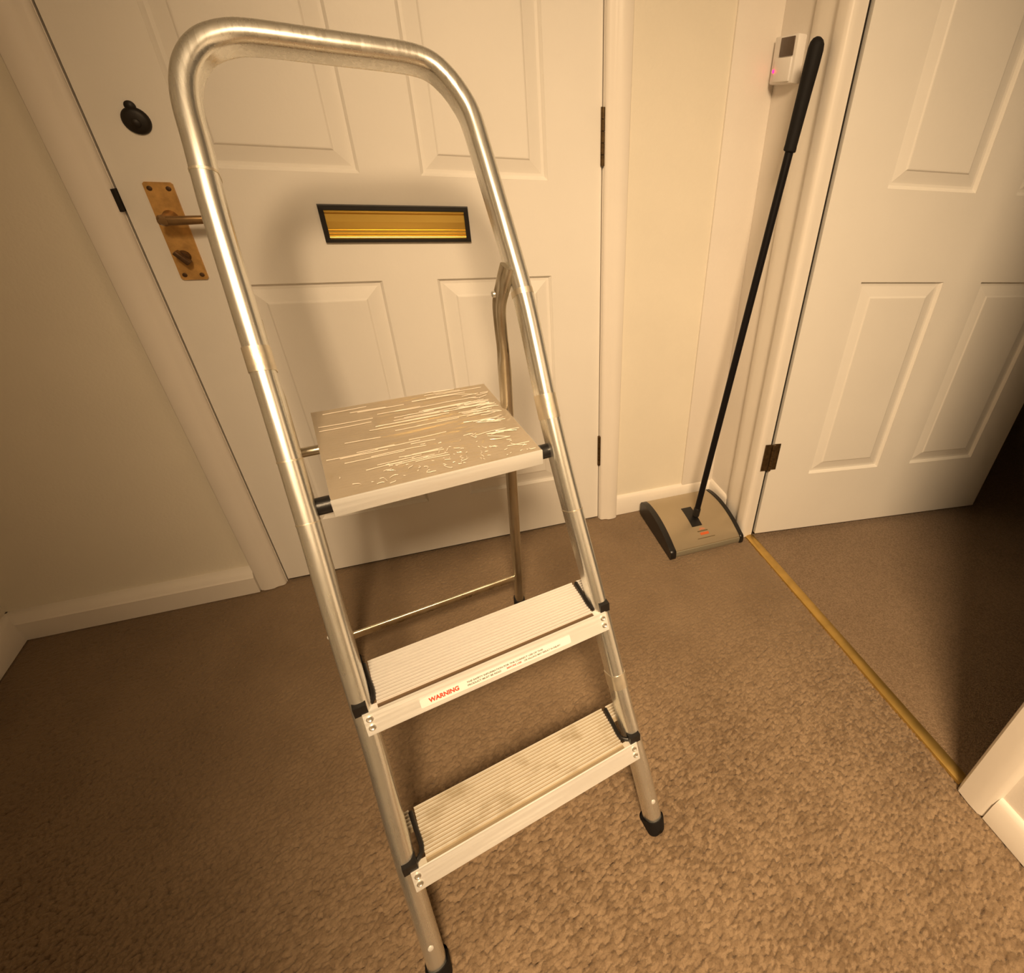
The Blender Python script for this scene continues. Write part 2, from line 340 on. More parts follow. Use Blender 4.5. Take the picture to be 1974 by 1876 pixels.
bm = bmesh.new(); poly(bm, [(XR-a, z) for a, z in skirt_profile(0.072, 0.012)], FJ+0.13, YB, 'y'); S(obj('baseboard_right', bm, 'trim', smooth=True))

# ------------------------------------------------------------------ panelled doors (local: x along width from hinge/left, y=0 front face, +y depth, z up)
def make_door(root, W_, H_, panels, T=0.042, zb=0.006):
    bm = bmesh.new()
    xs = sorted({0, W_} | {p[0] for p in panels} | {p[1] for p in panels})
    zs = sorted({zb, H_} | {p[2] for p in panels} | {p[3] for p in panels})
    vs = {}
    def V(x, y, z):
        k = (round(x, 5), round(y, 5), round(z, 5))
        if k not in vs: vs[k] = bm.verts.new((x, y, z))
        return vs[k]
    for i in range(len(xs)-1):
        for j in range(len(zs)-1):
            cx = (xs[i]+xs[i+1])/2; cz = (zs[j]+zs[j+1])/2
            hole = any(p[0] < cx < p[1] and p[2] < cz < p[3] for p in panels)
            for y in (0, T):
                if not hole: bm.faces.new([V(xs[i], y, zs[j]), V(xs[i+1], y, zs[j]), V(xs[i+1], y, zs[j+1]), V(xs[i], y, zs[j+1])])
    for (a, b, c, d) in [(0, W_, zb, H_)]+list(panels):
        X_ = [x for x in xs if a <= x <= b]; Z_ = [z for z in zs if c <= z <= d]
        for x in (a, b):
            for z0, z1 in zip(Z_, Z_[1:]): bm.faces.new([V(x, 0, z0), V(x, T, z0), V(x, T, z1), V(x, 0, z1)])
        for z in (c, d):
            for x0, x1 in zip(X_, X_[1:]): bm.faces.new([V(x0, 0, z), V(x1, 0, z), V(x1, T, z), V(x0, T, z)])
    obj('door_leaf', bm, 'door', root)
    for (a, b, c, d) in panels:
        bm = bmesh.new()
        # stepped raised and fielded panel: (inset, depth)
        prof = [(0.000, 0.0015), (0.003, 0.0045), (0.006, 0.0085), (0.012, 0.0085), (0.037, 0.0028), (0.040, 0.0004), (0.042, 0.0000)]
        loops = []
        for ins, dp in prof: loops.append([bm.verts.new(q) for q in ((a+ins, dp, c+ins), (b-ins, dp, c+ins), (b-ins, dp, d-ins), (a+ins, dp, d-ins))])
        for A, B in zip(loops, loops[1:]):
            for i in range(4): bm.faces.new([A[i], A[(i+1) % 4], B[(i+1) % 4], B[i]])
        bm.faces.new(loops[-1])
        bk = [bm.verts.new(q) for q in ((a, T-0.004, c), (b, T-0.004, c), (b, T-0.004, d), (a, T-0.004, d))]
        for i in range(4): bm.faces.new([loops[0][i], loops[0][(i+1) % 4], bk[(i+1) % 4], bk[i]])
        bm.faces.new(bk)
        obj('door_panel', bm, 'door', root)
d1 = S(empty('door_1', (0.0, 0.0, 0.0)))
d1['label'] = 'cream six-panel front door with gold letter plate, closed in the back wall'
make_door(d1, DW, DH, [(0.127, 0.393, 0.183, 0.788), (0.507, 0.773, 0.183, 0.788), (0.127, 0.393, 0.994, 1.555), (0.507, 0.773, 0.994, 1.555), (0.127, 0.393, 1.66, 1.87), (0.507, 0.773, 1.66, 1.87)])
bm = bmesh.new(); box(bm, (0.002, 0.004, 0.0008), (DW-0.002, 0.04, 0.0062)); obj('bottom_gap_strip', bm, 'dark', d1)  # near-black strip filling the gap under the door
# letter plate
lp = empty('letter_plate', (0, 0, 0), 0, d1)
LX0, LX1, LZ0, LZ1 = 0.3025, 0.5925, 0.8665, 0.9385
bm = bmesh.new()
fw = 0.0105
o_ = [(LX0, LZ0), (LX1, LZ0), (LX1, LZ1), (LX0, LZ1)]; i_ = [(LX0+fw, LZ0+fw*.75), (LX1-fw, LZ0+fw*.75), (LX1-fw, LZ1-fw*.9), (LX0+fw, LZ1-fw*.9)]
lo = [bm.verts.new((x, 0.0005, z)) for x, z in o_]; l1 = [bm.verts.new((x+(0.0015 if x < .4 else -0.0015), -0.008, z+(0.0015 if z < .9 else -0.0015))) for x, z in o_]
l2 = [bm.verts.new((x, -0.0085, z)) for x, z in i_]; l3 = [bm.verts.new((x, -0.002, z)) for x, z in i_]
for A, B in ((lo, l1), (l1, l2), (l2, l3)):
    for i in range(4): bm.faces.new([A[i], A[(i+1) % 4], B[(i+1) % 4], B[i]])
obj('plate_frame', bm, 'black', lp)
# gold flap with ribs near the bottom, a lip on top
z0, z1 = LZ0+fw*.75, LZ1-fw*.9
H_ = z1-z0
pr = [(-0.001, z0), (-0.004, z0+0.0005), (-0.0045, z0+0.003)]
for k in (0.10, 0.19, 0.31):
    zc = z0+H_*k; pr += [(-0.004, zc-0.0012), (-0.0062, zc-0.0003), (-0.0062, zc+0.0003), (-0.004, zc+0.0012)]
pr += [(-0.0042, z0+H_*.40), (-0.0052, z0+H_*.6), (-0.0046, z1-0.008), (-0.0030, z1-0.0062), (-0.0030, z1-0.0048), (-0.0068, z1-0.0042), (-0.0074, z1-0.002), (-0.006, z1), (-0.001, z1)]
bm = bmesh.new(); poly(bm, pr, LX0+fw, LX1-fw, 'x'); obj('plate_flap', bm, 'gold', lp)
# knob / escutcheon (dark pear-shaped cover)
es = empty('lock_cover', (0.0665, 0, 1.060), 0, d1)
bm = bmesh.new(); lathe(bm, (0, 0.001, 0), (0, -1, 0), [(0, 0.0200), (0.004, 0.0197), (0.007, 0.018), (0.009, 0.013), (0.0095, 0.006), (0.0097, 0)], 32)
lathe(bm, (-0.001, 0.001, 0.0205), (0, -1, 0), [(0, 0.0080), (0.004, 0.0078), (0.006, 0.005), (0.007, 0)], 20)
obj('cover_plate', bm, 'escut', es, True)
bm = bmesh.new(); lathe(bm, (0, -0.008, -0.003), (0, -1, 0), [(0, 0.007), (0.002, 0.0068), (0.0035, 0.005), (0.004, 0)], 20); obj('cover_boss', bm, 'escut', es, True)
# lever handle set
hs = empty('lever_handle', (0, 0, 0), 0, d1)
hx0, hx1, hz0, hz1 = 0.0395, 0.0830, 0.8015, 0.9690
bm = bmesh.new(); poly(bm, [(hx0+0.0215+0.0217*a/abs(1) , 0) for a in ()] or [(hx0+r_[0], hz0+r_[1]) for r_ in [(0.003, 0), (0.0405, 0), (0.0435, 0.003), (0.0435, 0.1645), (0.0405, 0.1675), (0.003, 0.1675), (0, 0.1645), (0, 0.003)]], 0.0005, -0.0045, 'y')
obj('back_plate', bm, 'brassp', hs)
bm = bmesh.new()
lathe(bm, (0.0615, -0.004, 0.912), (0, -1, 0), [(0, 0.0125), (0.006, 0.0115), (0.012, 0.0095), (0.040, 0.0095), (0.046, 0.006), (0.0465, 0)], 22)
pth = smoothpath([(0.052, -0.040, 0.9125), (0.063, -0.043, 0.9120), (0.085, -0.0445, 0.9125), (0.105, -0.044, 0.9135), (0.125, -0.042, 0.9140), (0.142, -0.038, 0.9135)], 5)
n_ = len(pth); sweep(bm, pth, (0, 1, 0), lambda i: stadium(0.0165*(1-0.18*i/n_)*(0.75 if i in (0, n_-1) else 1), 0.011*(0.7 if i in (0, n_-1) else 1), 4))
obj('lever', bm, 'brassl', hs, True)
bm = bmesh.new(); lathe(bm, (0.0590, -0.004, 0.845), (0, -1, 0), [(0, 0.0105), (0.008, 0.009), (0.010, 0.0085)], 20)
bm2 = Matrix.Translation((0.0590, 0, 0.845)) @ Matrix.Rotation(math.radians(-38), 4, 'Y')
box(bm, (-0.0045, -0.028, -0.0135), (0.0045, -0.010, 0.0135), bm2, 0.002)
obj('thumb_turn', bm, 'brassd', hs, True)
for sx in (hx0+0.008, hx1-0.008):
    for sz in (hz0+0.009, hz1-0.010):
        bm = bmesh.new(); lathe(bm, (sx, -0.004, sz), (0, -1, 0), [(0, 0.0042), (0.0012, 0.0040), (0.0018, 0.002), (0.0019, 0)], 12); obj('screw', bm, 'brassd', hs, True)
# hinges of the front door
def hinge(parent, x, y, z0, z1, r=0.0052, leaf=0.0):
    h = empty('hinge', (0, 0, 0), 0, parent); n = 5; L_ = (z1-z0)/n
    for k in range(n):
        bm = bmesh.new(); cyl(bm, (x, y, z0+k*L_+0.0006), (x, y, z0+(k+1)*L_-0.0006), r, n=14); obj('knuckle', bm, 'hinge', h, True)
    return h
hinge(d1, DW+0.0015, -0.0045, 1.027, 1.139); hinge(d1, DW+0.0015, -0.0045, 0.214, 0.317); hinge(d1, DW+0.0015, -0.0045, 1.70, 1.81)
# strike in the frame at the latch
S(boxo('trim_11', (-0.0070, -0.0115, 0.921), (-0.0015, 0.004, 0.957), 'dark'))

# bedroom door (open into the other room)
ang = math.radians(-7.9)
d2 = S(empty('door_2', (1.3620, -0.2600, 0.012), ang))
d2['label'] = 'cream panelled bedroom door standing open on the right'
make_door(d2, 0.895, 1.98, [(0.143, 0.397, 0.221, 0.803), (0.522, 0.776, 0.221, 0.803), (0.143, 0.397, 1.012, 1.56), (0.522, 0.776, 1.012, 1.56), (0.143, 0.397, 1.66, 1.87), (0.522, 0.776, 1.66, 1.87)], zb=0.0)
for z0, z1 in ((0.252, 0.342), (1.66, 1.75)):
    h = hinge(d2, -0.004, -0.005, z0, z1, 0.0050)
    boxo('hinge_leaf', (0.000, -0.0018, z0), (0.020, 0.0005, z1), 'hinge', h)
    boxo('hinge_leaf', (-0.030, -0.0030, z0), (-0.009, -0.0012, z1), 'hinge', h)
# threshold strip
bm = bmesh.new(); poly(bm, [(1.331, -0.004), (1.333, 0.0015), (1.339, 0.0045), (1.347, 0.0055), (1.355, 0.0045), (1.361, 0.0015), (1.363, -0.004)], NJ+0.001, FJ-0.001, 'y')
S(obj('trim_12', bm, 'goldstrip', smooth=True))

# ------------------------------------------------------------------ step ladder
TH = 0.1685; W0, W1, D1 = 0.1968, -0.0236, 0.5225
LQ = empty('step_ladder', (0.5071, -0.9681, 0.0), TH)
tag(LQ, 'aluminium three-step folding ladder with hoop handle standing open on the carpet', 'ladder')
nF = Vector((0, -1, D1)).normalized()       # outward normal of the front frame
ax = Vector((0, D1, 1)).normalized()
def rp(s, h, dl=0.0, dn=0.0):
    p = Vector((s*(W0+W1*h)+dl, D1*h, h)); return p + nF*dn
# tube centre line (l, h) in the frame plane
left = [(-0.1966, 0.016), (-0.1940, 0.207), (-0.1885, 0.340), (-0.1868, 0.436), (-0.1848, 0.517), (-0.1805, 0.662), (-0.1770, 0.848), (-0.1748, 0.977), (-0.1710, 1.045)]
hoop = [(-0.1690, 1.085), (-0.1625, 1.112), (-0.1520, 1.131), (-0.1370, 1.146), (-0.1200, 1.1550), (-0.0960, 1.1612), (-0.0600, 1.1625), (0.0, 1.1620), (0.060, 1.1618), (0.1000, 1.1602), (0.1230, 1.1540), (0.1400, 1.1400), (0.1530, 1.1210), (0.1620, 1.0980)]
right = [(0.1660, 1.060), (0.1695, 1.018), (0.1765, 0.924), (0.1800, 0.849), (0.1775, 0.711), (0.1800, 0.573), (0.1850, 0.454), (0.1893, 0.313), (0.1912, 0.231), (0.1972, 0.101), (0.1990, 0.016)]
path = smoothpath([Vector((l, D1*h, h)) for l, h in left+hoop+right], 6)
TW, TD = 0.0270, 0.0450
sec = stadium(TW, TD, 7, 0.12)
bm = bmesh.new(); sweep(bm, path, nF, sec); obj('front_frame', bm, 'alu', LQ, True)
# rubber feet
for s, l in ((-1, -0.1966), (1, 0.1988)):
    bm = bmesh.new(); a = Vector((l, D1*0.052, 0.052)); b_ = Vector((l, D1*0.012, 0.012))
    sc1 = stadium(TW+0.007, TD+0.007, 6, 0.1)
    sweep(bm, [Vector((l, D1*0.022, 0.022)), Vector((l, D1*0.018, 0.018)), Vector((l, D1*0.006, 0.006))], nF, sc1)
    for v in bm.verts:
        if v.co.z < 0.018 or (v.co - Vector((l, D1*0.012, 0.012))).length < 0.024 and abs((v.co - Vector((l, D1*0.012, 0.012))).dot(ax)) < 0.002: v.co.z = -0.001
    obj('rubber_foot', bm, 'rubber', LQ, True)
    bm = bmesh.new(); q = Vector((l, D1*0.058, 0.058)) + nF*(TD/2-0.0005); lathe(bm, q, nF, [(0, 0.0042), (0.0012, 0.004), (0.002, 0.002), (0.0021, 0)], 14); obj('rivet', bm, 'plate', LQ, True)

def make_tread(hT, wt, dusty, label):
    T_ = empty('tread', (0, D1*hT-0.0256, hT), 0, LQ); T_['label'] = label
    # local: y back, z up, origin at front top edge
    mt = 'alutreadd' if dusty else 'alutread'
    dep = 0.088; nr = 14; pit = (dep-0.006)/nr
    def ribs(x0, x1, ya, yb):
        pr = [(ya, -0.003)]; y = 0.006
        pts = [(ya, 0.0)] if ya < 0.006 else []
        k = 0; yy = max(ya, 0.006)
        i0 = math.ceil((yy-0.006)/pit); i1 = int((yb-0.006)/pit+1e-6)
        for i in range(i0, i1):
            y0_ = 0.006+i*pit
            pts += [(y0_, -0.0024), (y0_+pit*.52, -0.0024), (y0_+pit*.58, 0.0012), (y0_+pit*.96, 0.0012)]
        pr = [(ya, -0.0035)] + pts + [(yb, -0.0012), (yb, -0.0035)]
        bm = bmesh.new(); poly(bm, pr, x0, x1, 'x'); return bm
    def ribbed(nm, bm):
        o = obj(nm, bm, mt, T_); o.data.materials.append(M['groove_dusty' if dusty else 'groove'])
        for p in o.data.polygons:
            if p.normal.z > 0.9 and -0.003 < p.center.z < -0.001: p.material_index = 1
        return o
    ribbed('tread_top', ribs(-0.168, 0.168, 0.0, dep))
    for s in (-1, 1):
        a, b_ = sorted((s*0.176, s*(wt+0.010)))
        ribbed('tread_lobe', ribs(a, b_, 0.054, dep))
        # filler between top and front plate under the gasket
        a, b_ = sorted((s*0.168, s*(wt-0.006))); boxo('tread_corner', (a, 0.0, -0.0035), (b_, 0.010, 0.0), mt, T_)
    # front plate, parallel with the rails, lipped
    bm = bmesh.new(); t = 0.0285
    poly(bm, [(0.0, 0.0008), (-0.0022, 0.0004), (-0.0030, -0.0016), (-0.0022-D1*0.006, -0.0055), (-0.0020-D1*t, -t), (0.0005-D1*t, -t-0.0005), (0.0010, -0.003)], -wt, wt, 'x')
    obj('front_plate', bm, 'plate', T_)
    # back flange
    boxo('back_flange', (-0.168, dep-0.002, -0.022), (0.168, dep, -0.0015), mt, T_)
    for s in (-1, 1):
        # black gasket strip along the rail notch
        g = [(s*0.1735, 0.082), (s*0.1722, 0.060), (s*0.1700, 0.030), (s*0.1718, 0.0185), (s*0.1770, 0.0125), (s*0.1835, 0.0085), (s*0.1900, 0.0030)]
        g = smoothpath([(x, y, 0.0015) for x, y in g], 4)
        bm = bmesh.new(); sweep(bm, g, (0, 0, 1), stadium(0.0068, 0.010, 3)); 
        a, b_ = sorted((s*0.1800, s*(wt+0.0085)))
        q = [(a, 0.001), (b_, 0.001), (b_, 0.0125), (a, 0.0125)]
        ba = [bm.verts.new((x, y-0.002, -0.001)) for x, y in q]; bb = [bm.verts.new((x, y+0.0065*(y > .01), 0.0150)) for x, y in q]
        for i in range(4): bm.faces.new([ba[i], ba[(i+1) % 4], bb[(i+1) % 4], bb[i]])
        bm.faces.new(ba[::-1]); bm.faces.new(bb)
        obj('gasket', bm, 'black', T_, True)
        for k in (0.007, 0.0185):
            bm = bmesh.new(); q = Vector((s*(wt-0.0075), -0.0024-D1*k, -k))
            lathe(bm, q, nF, [(0, 0.0048), (0.0014, 0.0046), (0.0018, 0.0034), (0.0010, 0.0022), (0.0008, 0)], 18); obj('screw', bm, 'alu', T_, True)
    return T_
t1 = make_tread(0.1844, 0.1915, True, 'dusty lowest ribbed tread')
t2 = make_tread(0.4108, 0.1885, False, 'middle ribbed tread with warning label on its front')
# warning sticker on the middle tread: local frame of the plate
pm = Matrix.Identity(4)
ex, ez = Vector((1, 0, 0)), ax; ny = nF
for i in range(3): pm[i][0] = ex[i]; pm[i][1] = ez[i]; pm[i][2] = ny[i]
org = Vector((0, -0.0030-D1*0.016, -0.0155)); pm.translation = org + nF*0.0006
def on_plate(o): o.matrix_local = pm
bm = bmesh.new(); r_ = 0.002; w2, h2 = 0.1175, 0.0068
pts = []
for cx, cy, a0 in ((w2-r_, h2-r_, 0), (-w2+r_, h2-r_, 90), (-w2+r_, -h2+r_, 180), (w2-r_, -h2+r_, 270)):
    for i in range(5): a = math.radians(a0+22.5*i); pts.append((cx+r_*math.cos(a), cy+r_*math.sin(a)))
poly(bm, pts, -0.0002, 0.0003, 'z'); st = obj('warning_label', bm, 'sticker', t2); on_plate(st)
def text(body, size, mt, parent, name, mxl, x, y, align='LEFT', sx=1.0, ext=0.0001, off=0.00012):
    c = bpy.data.curves.new(name, 'FONT'); c.body = body; c.size = size; c.align_x = align; c.align_y = 'CENTER'; c.extrude = ext; c.offset = off
    o = bpy.data.objects.new(name, c); COL.objects.link(o)
    dg = bpy.context.evaluated_depsgraph_get(); me = bpy.data.meshes.new_from_object(o.evaluated_get(dg)); bpy.data.objects.remove(o)
    w_ = max(v.co.x for v in me.vertices) - min(v.co.x for v in me.vertices) if len(me.vertices) else 1
    for v in me.vertices: v.co.x = v.co.x*sx + x; v.co.y += y
    o = bpy.data.objects.new(name, me); COL.objects.link(o); me.materials.clear(); me.materials.append(M[mt]); o.parent = parent; o.matrix_local = mxl
    return o
I_ = Matrix.Translation((0, 0, 0.0004))
text('WARNING', 0.0092, 'red', st, 'lettering', I_, -0.1055, 0.0, sx=0.95, off=0.0004)
text('THE SAFETY INFORMATION FOR THE CORRECT USE OF THIS', 0.0036, 'ink', st, 'lettering', I_, -0.0510, 0.0024, sx=1.22)
text('PRODUCT MUST BE READ', 0.0036, 'ink', st, 'lettering', I_, -0.0510, -0.0026, sx=1.22)
text('BEFORE USE', 0.0036, 'red', st, 'lettering', I_, 0.0090, -0.0026, sx=1.22)
text('OR FALLING MAY RESULT IN INJURY', 0.0036, 'ink', st, 'lettering', I_, 0.0370, -0.0026, sx=1.05)

# platform
P_ = empty('platform', (0, 0.337, 0.6636), 0, LQ)
pw, pd = 0.149, 0.287
bm = bmesh.new()
nx_, ny_ = 48, 40
def ph(u, v):                                # very fine crosswise ridges
    return 0.00018*max(0, math.sin(v*2*PI*40))*(1 if 0.03 < u < 0.97 and 0.03 < v < 0.97 else 0)
g = []
NV = 241
for j in range(NV):
    v = j/(NV-1); row = []
    for i in range(13):
        u = i/12; row.append(bm.verts.new((-pw+2*pw*u, pd*v, ph(u, v))))
    g.append(row)
for j in range(NV-1):
    for i in range(12): bm.faces.new([g[j][i], g[j][i+1], g[j+1][i+1], g[j+1][i]])
obj('platform_top', bm, 'plat', P_, True)
boxo('platform_body', (-pw, 0.0005, -0.020), (pw, pd, -0.0006), 'plat', P_)
boxo('platform_lip', (-pw-0.001, -0.0028, -0.0255), (pw+0.001, 0.0006, 0.0006), 'plate', P_, bev=0.001)
# clear wrinkled wrap over the platform
nu, nv = 250, 230; wr = np.random.default_rng(3)
uu, vv = np.meshgrid(np.linspace(0, 1, nu), np.linspace(0, 1, nv))
Z = np.zeros_like(uu)
for k in range(26):                          # long folds running across
    c = wr.random(); a = wr.normal(0, .05); wd = 0.004+0.008*wr.random(); x0 = wr.random(); ln = .12+.3*wr.random()
    Z += (0.0004+0.0006*wr.random())*np.exp(-((vv-c-a*(uu-.5))/wd)**2)*np.exp(-((uu-x0)/ln)**4)
for k in range(190):                         # crumples near the front and the right edge
    if k % 2: cx, cy = wr.random(), 0.22*wr.random()**1.5
    else: cx, cy = 1-0.22*wr.random()**1.4, wr.random()
    an = (wr.random()*PI if k % 2 else wr.normal(0, .25)); wd = 0.006+.007*wr.random(); ln = .012+.04*wr.random()
    du = (uu-cx)*math.cos(an)+(vv-cy)*math.sin(an); dv = -(uu-cx)*math.sin(an)+(vv-cy)*math.cos(an)
    Z += 0.0012*wr.random()*np.exp(-(dv/wd)**2)*np.exp(-(du/ln)**2)
V_ = [(-pw-.0005+(2*pw+.001)*uu[j, i], -0.0005+(pd+.0008)*vv[j, i], 0.0016+Z[j, i]) for j in range(nv) for i in range(nu)]
F_ = [(j*nu+i, j*nu+i+1, (j+1)*nu+i+1, (j+1)*nu+i) for j in range(nv-1) for i in range(nu-1)]
me = bpy.data.meshes.new('clear_wrap'); me.from_pydata(V_, [], F_); link('clear_wrap', me, 'film', P_, True)
# wrap creases with their glints painted as pale strips: short crinkles by the front edge, streaks along the right and back
bm = bmesh.new(); cr_ = np.random.default_rng(11)
def crease_glint(pts, w_):
    P = smoothpath([Vector((-pw+2*pw*u, pd*v, 0.0024+0.0008*cr_.random())) for u, v in pts], 3); n_ = len(P)
    sweep(bm, P, (0, 0, 1), lambda i: [(a*w_*(0.25+0.75*math.sin(PI*(i+.5)/n_)), b*0.0007) for a, b in ((1, 0), (0, 1), (-1, 0), (0, -1))])
for k in range(85):
    u, v = 0.03+0.93*cr_.random(), 0.012+0.20*cr_.random()**1.3
    if k % 3 == 0: u = 0.35+0.4*cr_.random(); v = 0.05+0.28*cr_.random()
    a = cr_.normal(0.25, 0.75); L_ = 0.012+0.045*cr_.random()**2; pts = []
    for j in range(4):
        pts.append((min(.985, max(.015, u)), min(.98, max(.008, v)))); a += cr_.normal(0, .6); u += L_*math.cos(a)/3; v += L_*math.sin(a)/3
    crease_glint(pts, 0.0004+0.0005*cr_.random())
for k in range(40):
    v = 0.06+0.86*cr_.random(); u1 = 0.985-0.10*cr_.random(); L_ = 0.05+0.13*cr_.random(); d = cr_.normal(0, .012)
    crease_glint([(u1-L_, v-d), (u1-L_*.5, v+cr_.normal(0, .006)), (u1, v+d)], 0.0005+0.0009*cr_.random())
for k in range(34):
    v = 0.55+0.43*cr_.random(); u1 = 0.55+0.42*cr_.random(); L_ = 0.08+0.25*cr_.random()
    crease_glint([(u1-L_, v), (u1-L_*.5, v+cr_.normal(0, .003)), (u1, v+cr_.normal(0, .004))], 0.0003+0.0005*cr_.random())
for k in range(26):
    v = 0.15+0.8*cr_.random(); u1 = 0.25+0.4*cr_.random(); L_ = 0.1+0.2*cr_.random()
    crease_glint([(max(.02, u1-L_), v), (max(.03, u1-L_*.5), v+cr_.normal(0, .003)), (u1, v+cr_.normal(0, .004))], 0.0002+0.0002*cr_.random())
o = obj('wrap_glint', bm, 'crease_glint', P_, True); o['kind'] = 'stuff'
# front pivot collars and rear support rod
for s in (-1, 1):
    bm = bmesh.new(); a = Vector((s*0.150, 0.349, 0.6515)); b_ = Vector((s*0.1715, 0.349, 0.6515))
    cyl(bm, a, b_, 0.0120, n=22); obj('pivot_collar', bm, 'black', LQ, True)
    bm = bmesh.new(); cyl(bm, (s*0.14, 0.513, 0.650), (-0.180 if s < 0 else 0.1555, 0.513, 0.650), 0.0075, n=16); obj('pivot_rod', bm, 'aludull', LQ, True)
# rear frame
RL, RD0, RHp, RLp, RDp = 0.1791, 0.6425, 0.8563, 0.1481, 0.4720
for s in (-1, 1):
    def q(t, dl=0, dd=0):
        if s < 0: dl, dd = 0.041-0.017*t, 0.030*max(0, min(1, (t-0.85)/0.15))
        return Vector((s*(RL+(RLp-RL)*t+dl), RD0+(RDp-RD0)*t+dd, RHp*t))
    pts = [q(0.015), q(0.2), q(0.4), q(0.6), q(0.8), q(0.90, 0.000, 0.001), q(0.955, -0.001, 0.004), q(1.0, 0.000, 0.006), q(1.035, 0.008, 0.006), q(1.068, 0.017, 0.006)]
    if s < 0: pts = pts[:8]
    pth = smoothpath(pts, 6); n_ = len(pth)
    rn = Vector((0, 1, 0.31)).normalized()
    def sec(i, s=s, pth=pth, n_=n_):
        S_ = stadium(0.0200, 0.0270, 6, 0.1); h = pth[i].z
        k = max(0.0, min(1.0, (h-0.750)/0.025)) * max(0.0, min(1.0, (0.895-h)/0.03))   # pinched hollow near the pivot
        o = []
        for a, b in S_:
            inner = (a*s > 0)
            # section axis a is t x n : points towards -x or +x; dent both sides
            o.append((a*(1-0.80*k*math.exp(-(b/0.0070)**2)), b*(1+0.10*k)))
        return o
    bm = bmesh.new(); sweep(bm, pth, rn, sec); obj('rear_leg', bm, 'aludull', LQ, True)
    bm = bmesh.new(); sweep(bm, [q(0.045), q(0.03), q(0.0)], rn, stadium(0.026, 0.032, 6, 0.1))
    for v in bm.verts:
        if v.co.z < 0.012: v.co.z = -0.001
    obj('rubber_foot', bm, 'rubber', LQ, True)
    bm = bmesh.new(); cc = q(1.020 if s > 0 else 0.985, -0.007, 0.004); lathe(bm, cc, (-s, 0, 0), [(0, 0.0055), (0.0035, 0.005), (0.005, 0.003), (0.0052, 0)], 14); obj('rivet', bm, 'alu', LQ, True)
bm = bmesh.new(); sweep(bm, [Vector((-0.208, 0.616, 0.134)), Vector((0.172, 0.616, 0.134))], (0, 1, 0), stadium(0.020, 0.008, 3)); obj('rear_crossbar', bm, 'goldbar', LQ, True)
# tape bands and rivets on the rails
def band(s, h0, h1, nm='tape_band', grow=0.0010, mt='tape'):
    P = [p for p in path if (p.x < 0) == (s < 0) and h0-.03 < p.z < h1+.03]
    P.sort(key=lambda p: p.z)
    def at(h):
        for a, b in zip(P, P[1:]):
            if a.z <= h <= b.z: return a.lerp(b, (h-a.z)/(b.z-a.z))
        return P[0] if h < P[0].z else P[-1]
    bm = bmesh.new(); sweep(bm, [at(h0+(h1-h0)*k/4) for k in range(5)], nF, stadium(TW+2*grow, TD+2*grow, 7, 0.12)); obj(nm, bm, mt, LQ, True)
band(-1, 0.815, 0.842); band(1, 0.700, 0.735, grow=0.0006); band(1, 0.268, 0.292, grow=0.0009)
band(-1, 1.020, 1.0225, grow=0.0006); band(-1, 0.7135, 0.7155, grow=0.0006); band(-1, 0.640, 0.6415, grow=0.0006); band(1, 0.562, 0.5635, grow=0.0006); band(1, 0.872, 0.880, grow=0.0004)
for s, h in ((-1, 0.50), (-1, 0.25), (1, 0.47), (1, 0.30), (1, 0.26), (1, 0.215)):
    bm = bmesh.new(); qv = rp(s, h, s*(TW/2-0.0008)); lathe(bm, qv, (s, 0, 0), [(0, 0.0035), (0.0020, 0.003), (0.0032, 0.0015), (0.0034, 0)], 12); obj('rivet', bm, 'plate', LQ, True)

# ------------------------------------------------------------------ carpet sweeper
SW = empty('carpet_sweeper', (1.0445, -0.2700, 0.0), 0)
tag(SW, 'manual carpet sweeper with silver body and black handle leaning in the corner', 'carpet sweeper')
BW, BD = 0.262, 0.240
def arc(y):                                  # height of the top over depth
    t = y/BD; return 0.026 + 0.046*math.sin(PI*min(1, (t*0.93+0.07)))**0.85 if t < 1.0 else 0.04
ys = [BD*i/20 for i in range(21)]
def hgt(y):
    t = y/BD; return 0.0275 + (0.0235)*t + 0.036*4*t*(1-t)*0.62
prof = [(0.000, 0.0255)] + [(y, hgt(y)) for y in ys[0:]] + [(BD, 0.010), (BD-0.01, 0.008), (0.004, 0.008)]
bm = bmesh.new(); poly(bm, prof, 0.020, BW-0.013, 'x'); obj('top_cover', bm, 'silverp', SW, True)
bm = bmesh.new(); poly(bm, [(-0.002, 0.0045), (-0.003, 0.012), (-0.001, 0.0125), (-0.001, 0.0145), (-0.0035, 0.0150), (-0.003, 0.0225), (0.003, 0.0250), (0.008, 0.0250), (0.008, 0.0045)], 0.019, BW-0.012, 'x'); obj('front_bumper', bm, 'sweepf', SW)
for (xa, xb) in ((0.0, 0.0195), (BW-0.0125, BW)):
    pr = [(-0.006, 0.002), (-0.008, 0.012), (-0.006, 0.028), (-0.001, 0.033)] + [(y, hgt(y)+0.003) for y in ys[1:-1]] + [(BD, 0.052), (BD+0.005, 0.045), (BD+0.005, 0.012), (BD, 0.002)]
    bm = bmesh.new(); poly(bm, pr, xa, xb, 'x'); bmesh.ops.bevel(bm, geom=[e for e in bm.edges], offset=0.0012, segments=1, affect='EDGES'); obj('end_cap', bm, 'black', SW, True)
for xa in (0.03, BW-0.045):
    for yy in (0.035, BD-0.04):
        bm = bmesh.new(); cyl(bm, (xa, yy, 0.0095), (xa+0.012, yy, 0.0095), 0.0098, n=16); obj('wheel', bm, 'rubber', SW, True)
